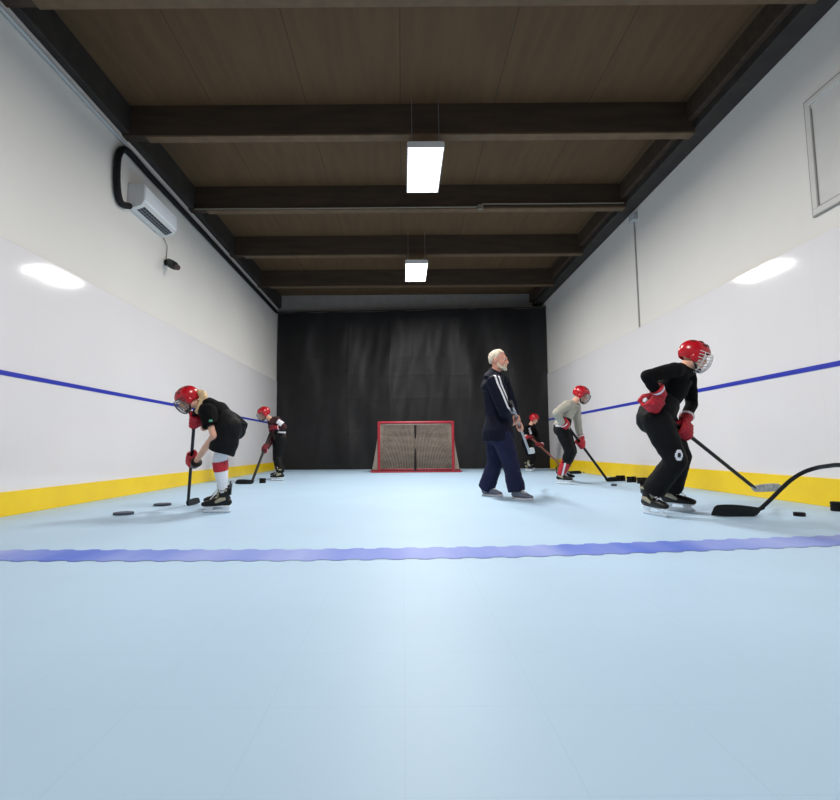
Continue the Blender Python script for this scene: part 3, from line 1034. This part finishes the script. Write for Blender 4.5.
    pl = sp['pleg']           # fraction of shin covered; <=0: ends above the knee
    pf = sp.get('pfat', 1.0)
    loft(bm, [pv + up * sp.get('rise', .1) * s, pv + up * .02, pv - up * .06 * s], [(.148 * s * g + .014, .112 * s * g + .014), (.165 * s * g * pf ** .5, .125 * s * g * pf ** .5), (.15 * s * g * pf ** .5, .12 * s * g * pf ** .5)], ref=lat, n=24)
    for q in 'NF':
        hp_, kn, an = J['hip' + q], J['kn' + q], ank[q]
        if pl <= 0:
            endp = hp_.lerp(kn, 1 + pl)
            ell(bm, hp_ + up * .02, (.118 * s * pf,) * 3, (V((1, 0, 0)), V((0, 1, 0)), V((0, 0, 1))))
            loft(bm, [hp_ + up * .03, hp_.lerp(endp, .5), endp], [.105 * s * pf, .11 * s * pf, .105 * s * pf], ref=lat, n=18, cap='flat')
        else:
            loft(bm, [hp_, hp_.lerp(kn, .5), kn], [.105 * s * pf, .096 * s * pf, .08 * s * pf], ref=lat, n=18)
            endp = kn.lerp(an, pl)
            lo_ = sp.get('cuff', .064) * s
            loft(bm, [kn, kn.lerp(endp, .35), kn.lerp(endp, .8), endp], [.08 * s * pf, .08 * s * pf, lo_ * 1.08, lo_], ref=lat, n=18, cap='flat')
    pan = fuse(bm, .009, 5, sp.get('pfold', .016))
    ext2 = []
    if sp.get('emblem'):
        ex, ey, ez = sp['emblem']
        for nm, r_, m_, off in (('emblem', .036, M_STRIPE, .004), ('emblem_mark', .016, M_BLACK, .007)):
            c = at(ex, ey, D + ez)
            db = decal(pan, [c + V((0, 0, r_ * 1.2)), c - V((0, 0, r_ * 1.2))], r_ * 1.7, (0, -1, 0), off, nw=9)
            # trim the patch to an oval
            kill = [f for f in db.faces if ((f.calc_center_median() - c).x / (r_ * .85)) ** 2 + ((f.calc_center_median() - c).z / (r_ * 1.2)) ** 2 > 1]
            bmesh.ops.delete(db, geom=kill, context='FACES')
            ext2.append((nm, db, m_))
    pano = obj(sp['bot'][0], pan, sp['bot'][1], root)
    par = pano
    for nm, d_, m_ in ext2:
        obj(nm, d_, m_, pano)
    # socks
    if sp.get('sock'):
        for q in 'NF':
            kn, an = J['kn' + q], ank[q]
            hp_ = J['hip' + q]
            bm = NB()
            loft(bm, [hp_.lerp(kn, .72), kn, kn.lerp(an, .3), kn.lerp(an, .6), kn.lerp(an, .8)], [.07 * s, .074 * s, .074 * s, .060 * s, .046 * s], ref=lat, n=18)
            so = obj('sock', fuse(bm, .008, 4, .006), sp['sock'][0], root)
            for a0_, a1_, m_ in sp['sock'][1]:
                obj('sock_band', loft(NB(), [kn.lerp(an, a0_), kn.lerp(an, (a0_ + a1_) / 2), kn.lerp(an, a1_)], [(.079 - .02 * max(0, a0_ - .2)) * s] * 2 + [(.079 - .025 * max(0, a1_ - .2)) * s], ref=lat, n=20, cap='flat'), m_, so)
    # gloves
    if not sp.get('shoes'):
        for q in 'NF':
            c, sd, b, w = hands[q]
            bm = NB()
            k = s * sp.get('gk', 1.0)
            wr = hand(bm, c, sd, b, w, k * 1.12, 1.55, 1)
            # padded knuckle rolls on the back of the hand
            for i in range(3):
                loft(bm, [c + b * .052 * k + w * (.005 + .03 * i) * k - sd * .045 * k, c + b * .058 * k + w * (.005 + .03 * i) * k, c + b * .052 * k + w * (.005 + .03 * i) * k + sd * .045 * k], [.015 * k] * 3, ref=b, n=10)
            gl_ = obj('glove', fuse(bm, .0055, 3), sp.get('gmat', M_REDG), root)
            bm = NB()
            d = (J['el' + q] - wr).normalized()
            loft(bm, [wr - d * .02 * k, wr + d * .03 * k, wr + d * .075 * k], [(.046 * k, .042 * k), (.055 * k, .05 * k), (.066 * k, .06 * k)], ref=b, n=18, cap='flat')
            obj('cuff', bm, sp.get('gcuff', M_REDG), gl_, bevel=.004)
            bm = NB()
            loft(bm, [wr + d * .045 * k, wr + d * .066 * k], [(.0605 * k, .0555 * k), (.066 * k, .060 * k)], ref=b, n=18, cap='flat')
            obj('cuff_trim', bm, sp.get('gtrim', M_STRIPE), gl_)
    if sp.get('helmet', True):
        helmet(root, hd, ax, hk, sp.get('cage', M_CAGE))
    if sp.get('after'):
        sp['after'](root, J, ax, hk)
    return root


def floor_at(px, py):
    return on_z(px, py, 0)


# --- player in black near the window wall (profile, walking stick low)
D = 4.40
butt, heel = at(645, 400, D - .22), at(755, 492, 4.85)
stick('black hockey stick with grey taped blade, held by the black-clad player near the window wall', butt, heel, (1, .25, 0), .29, .065, (M_CARB, M_TAPE, M_STRIPE), th=(.016, .012))
person(dict(D=D, s=.93, hk=.97, sk=.95, f=(.90, -.22, -.36), label='player in red helmet and all black, hunched over stick near the window wall',
            J=dict(hd=(694, 356, .0), nk=(683, 369, 0), md=(672, 388, 0), pv=(657, 413, 0), shN=(674, 370, -.17), shF=(688, 373, .17),
                   elN=(647, 376, -.30), elF=(692, 404, .20), hipN=(656, 420, -.10), hipF=(662, 419, .10), knN=(676, 460, -.12), knF=(680, 457, .14)),
            footN=((645, 514), (668, 518)), footF=((665, 510), (689, 512)),
            butt=butt, heel=heel, handN=(0, 651), handF=(0, 683), sleeve=1, top=('long_sleeved_shirt', M_KNIT), bot=('trousers', M_PANT), pleg=.86, pfat=1.22, cuff=.094, hem=.08, loose=.008, girth=1.15, fold=.02,
            emblem=(673, 455, -.12), cage=M_CAGE, gk=1.05))

# --- bending player with white socks at the air conditioner wall
D = 4.82
heel = floor_at(188, 506)
butt = at(195, 411, 4.80)
stick('black hockey stick held upright by the bending player with white socks', butt, heel, (.02, 1, 0), .22, .06, (M_CARB, M_CARB, M_CARB), th=(.018, .014))


def pony(root, J, ax, hk):
    P = smooth_path([at(198, 392, D), at(203, 395, D - .03), at(203, 401, D - .05), at(200, 407, D - .07), at(198, 411, D - .08)])
    obj('hair', fuse(loft(NB(), P, [.018 + .022 * math.sin(math.pi * min(.85, .15 + i / len(P))) for i in range(len(P))], n=14), .006, 2, .012, TEX2), M_HAIRB, root)


person(dict(D=D, s=.80, hk=.86, sk=.88, f=(-.80, -.22, -.55), label='player with blond hair and white socks bending over an upright stick',
            J=dict(hd=(188, 399, -.02), nk=(203, 405, 0), md=(217, 413, 0), pv=(230, 425, 0), shN=(208, 412, -.15), shF=(203, 408, .14),
                   elN=(214, 436, -.2), elF=(204, 428, .2), hipN=(229, 430, -.1), hipF=(227, 430, .1), knN=(219, 459, -.1), knF=(221, 457, .1)),
            footN=((229, 513), (203, 513.5)), footF=((228, 508.5), (204, 508.5)),
            butt=butt, heel=heel, handN=(1, 459), handF=(1, 421), sleeve=.62, top=('t_shirt', M_KNIT), bot=('hockey_shorts', M_PANT), pleg=-.22, pfat=1.42, hem=.14, loose=.028, rise=.16, gcuff=M_BLACK, gtrim=M_BLACK,
            sock=(M_STRIPE, [(.06, .30, M_REDG)]), cage=M_CAGED, gk=1.05, after=pony,
            decals=[('badge', [(211, 421, -.2), (214, 421, -.2)], .02, mat('green_badge', (70, 150, 120), .6))]))

# --- far player at the air conditioner wall
D = 9.75
heel = floor_at(252, 484)
butt = at(275, 421, 9.72)
stick('black hockey stick held by the far player in maroon beside the black curtain', butt, heel, (-1, -.3, 0), .27, .07, (M_CARB, M_CARB, M_CARB), th=(.022, .018))
person(dict(D=D, s=.86, hk=.93, sk=.86, f=(-.82, -.35, -.42), label='far player in red helmet and maroon black jersey beside the black curtain edge',
            J=dict(hd=(264, 413.5, -.02), nk=(272, 420, 0), md=(277, 427, 0), pv=(280, 437, 0), shN=(277, 420, -.17), shF=(271, 420, .15),
                   elN=(284, 427, -.24), elF=(273, 437, .18), hipN=(280, 439, -.1), hipF=(278, 439, .1), knN=(277, 458, -.12), knF=(277, 458, .1)),
            footN=((283, 481), (268, 481)), footF=((282, 478.5), (268, 478.5)),
            butt=butt, heel=heel, handN=(1, 429), handF=(1, 448), sleeve=1, top=('jersey', mat('dark_maroon_knit', (58, 14, 22), .8, var=.3, vscale=9)), bot=('trousers', M_PANT), pleg=.9, pfat=1.15, cuff=.075, hem=.05,
            cage=M_CAGED, gmat=M_MAROON,
            decals=[('sleeve_patch', [(278, 421, -.2), (283, 424.5, -.22)], .09, M_STRIPE), ('hem_stripe', [(277, 432, -.2), (286, 432.5, -.2)], .03, M_STRIPE)]))

# --- grey-shirted player at the window wall
D = 8.05
heel = floor_at(607, 481.5)
butt = at(559, 414, 7.85)
stick('black hockey stick held by the grey-shirted player at the window wall', butt, heel, (1, .25, 0), .24, .065, (M_CARB, M_CARB, M_CARB), th=(.02, .016))
person(dict(D=D, s=.92, hk=.98, sk=.88, f=(.86, -.25, -.42), label='player in red helmet and grey shirt leaning over stick by the kickboard',
            J=dict(hd=(581, 394.5, 0), nk=(573, 403, 0), md=(567, 412, 0), pv=(562, 426, 0), shN=(567, 405, -.17), shF=(576, 406, .17),
                   elN=(556, 413, -.28), elF=(578, 427, .22), hipN=(562, 430, -.1), hipF=(564, 430, .1), knN=(570, 452, -.1), knF=(572, 451, .12)),
            footN=((558, 484), (578, 485)), footF=((560, 481), (580, 481.5)),
            butt=butt, heel=heel, handN=(0, 565), handF=(0, 580.5), sleeve=1, top=('shirt', M_GREYC), bot=('trousers', M_PANT), pleg=.75, pfat=1.08, cuff=.066, hem=.03,
            sock=(M_REDG, [(.3, .95, M_REDG)]), cage=M_CAGED,
            decals=[('waistband', [(555, 425.5, -.2), (564, 426.5, -.2)], .028, M_STRIPE)],
            after=lambda root, J, ax, hk: obj('leg_stripe', loft(NB(), [J['knN'].lerp(on_z(562, 484), .35) + V((-.05, -.065, 0)), J['knN'].lerp(on_z(562, 484), .72) + V((-.045, -.055, 0))], [(.014, .008), (.014, .008)], n=8), M_STRIPE, root)))

# --- farthest player, in the dark by the curtain
D = 12.75
heel = floor_at(569, 474)
butt = at(527, 434, 12.6)
stick('brown hockey stick of the farthest player by the curtain', butt, heel, (1, .1, 0), .27, .06, (mat('brown_shaft', (110, 62, 46), .5, var=.2), M_CARB, M_CARB), th=(.02, .016))
person(dict(D=D, s=.88, hk=.95, sk=.86, f=(.70, -.55, -.45), label='farthest player in red helmet and black, half hidden behind the coach',
            J=dict(hd=(534, 419, 0), nk=(530, 426, 0), md=(528, 433, 0), pv=(527, 443, 0), shN=(527, 428, -.17), shF=(533, 428, .17),
                   elN=(524, 436, -.25), elF=(537, 436, .1), hipN=(527, 445, -.1), hipF=(528, 445, .1), knN=(531, 457, -.12), knF=(533, 457, .12)),
            footN=((526, 471.3), (538, 472)), footF=((527, 470), (538, 470.3)),
            butt=butt, heel=heel, handN=(0, 531), handF=(0, 538.5), sleeve=1, top=('long_sleeved_shirt', M_KNIT), bot=('trousers', M_PANT), pleg=.9, pfat=1.15, cuff=.075,
            cage=None, gmat=M_MAROON,
            decals=[('shirt_stripe', [(529, 428, -.2), (532, 434, -.2)], .06, M_STRIPE)]))

# --- coach walking across the lane
D = 5.98
butt, heel = at(511, 402, 5.70), at(529, 454, 7.0)
stick('pale grey hockey stick carried by the white-haired coach', butt, heel, (.45, .9, 0), .2, .075, (mat('silver_shaft', (158, 160, 166), .4), mat('white_blade', (206, 210, 214), .5), M_CARB), th=(.018, .014))


def coach_hair(root, J, ax, hk):
    c = J['hd']
    def edge(az):
        a = abs(az) / math.pi
        return math.radians(36 if a < .25 else (36 - 46 * (a - .25) / .2 if a < .45 else (-10 if a < .55 else -10 - 28 * min(1, (a - .55) / .15))))
    bm = shell(NB(), c + ax[2] * .028 - ax[1] * .016, ax, (.085, .106, .105), edge, .02)
    obj('hair', fuse(bm, .005, 2, .014, TEX2), M_HAIRW, root)
    bm = NB()
    r, f, u = ax
    for s in (-1, 1):
        loft(bm, [c + r * s * .066 + f * .012 - u * .04, c + r * s * .056 + f * .03 - u * .075, c + r * s * .03 + f * .068 - u * .1, c + f * .084 - u * .107], [.012, .017, .02, .02], ref=u, n=10)
        loft(bm, [c + f * .098 - u * .048, c + r * s * .026 + f * .088 - u * .056, c + r * s * .034 + f * .076 - u * .08], [.008, .008, .009], ref=u, n=8)
    ell(bm, c + f * .08 - u * .1, (.028, .022, .026), ax)
    obj('beard', fuse(bm, .005, 2, .006, TEX2), M_HAIRW, root)
    for s in (-1, 1):
        bm = NB()
        loft(bm, [c + r * s * .014 + f * .096 + u * .026, c + r * s * .045 + f * .084 + u * .028], [.005, .004], ref=u, n=8)
        obj('eyebrow', bm, M_HAIRW, root)


person(dict(D=D, s=1.03, hk=1.06, shoes=True, f=(.86, -.50, -.03), skin=M_SKIN2, helmet=False, collar=True, label='white-haired coach in navy tracksuit with white sleeve stripes walking across the lane',
            J=dict(hd=(498.5, 360.5, 0), nk=(494.5, 373, 0), md=(496, 402, 0), pv=(498, 430, 0), shN=(494, 382, -.20), shF=(502, 381, .18),
                   elN=(503, 408, -.27), elF=(512, 407, .14), hipN=(501, 434, -.1), hipF=(496, 434, .1), knN=(511, 464, -.13), knF=(495, 463, .13)),
            footN=((513, 499), (536, 501.5)), footF=((483, 495.5), (506, 497.5)),
            butt=butt, heel=heel, handN=(1, 419), handF=(1, 428), sleeve=1, loose=.028, hem=.12, hemw=.045, rise=.04, top=('track_jacket', M_NAVY), bot=('track_trousers', M_NAVY2), pleg=1.02, pfat=1.12, cuff=.09, pfold=.022,
            decals=[('sleeve_stripe', [(493, 376, -.15), (497, 384, -.25), (502, 395, -.27), (507, 408, -.27), (514, 413.5, -.2)], .022, M_STRIPE),
                    ('sleeve_stripe', [(497, 377, -.15), (501, 385, -.25), (506, 396, -.27), (510, 405, -.27), (516, 411, -.2)], .022, M_STRIPE)],
            after=coach_hair))

# --- big bent stick reaching in from the side, its holder outside the picture
sp_ = [(752, 512, 4.46), (761, 508, 4.44), (770, 500, 4.40), (780, 490, 4.36), (791, 480, 4.3), (803, 472.5, 4.2), (816, 468, 4.1), (828, 466, 3.95), (840, 465, 3.8), (868, 467, 3.5), (905, 470, 3.15), (950, 473, 2.85)]
P = smooth_path([at(*p) for p in sp_])[::-1]
hl = floor_at(756, 516.5)
stick('large black hockey stick with curved shaft reaching in at the picture edge', P[0], hl, (-1, .05, 0), .36, .085, (M_CARB, M_CARB, M_CARB), path=P, th=(.016, .012), curl=-.02)

# ------------------------------------------------------------------ light
W = bpy.data.worlds.new('world')
S.world = W
W.use_nodes = True
bg = W.node_tree.nodes['Background']
bg.inputs[0].default_value = (.93, .96, 1, 1)
bg.inputs[1].default_value = .46
S.view_settings.view_transform = 'Standard'
S.view_settings.look = 'None'
S.view_settings.exposure = 0.0
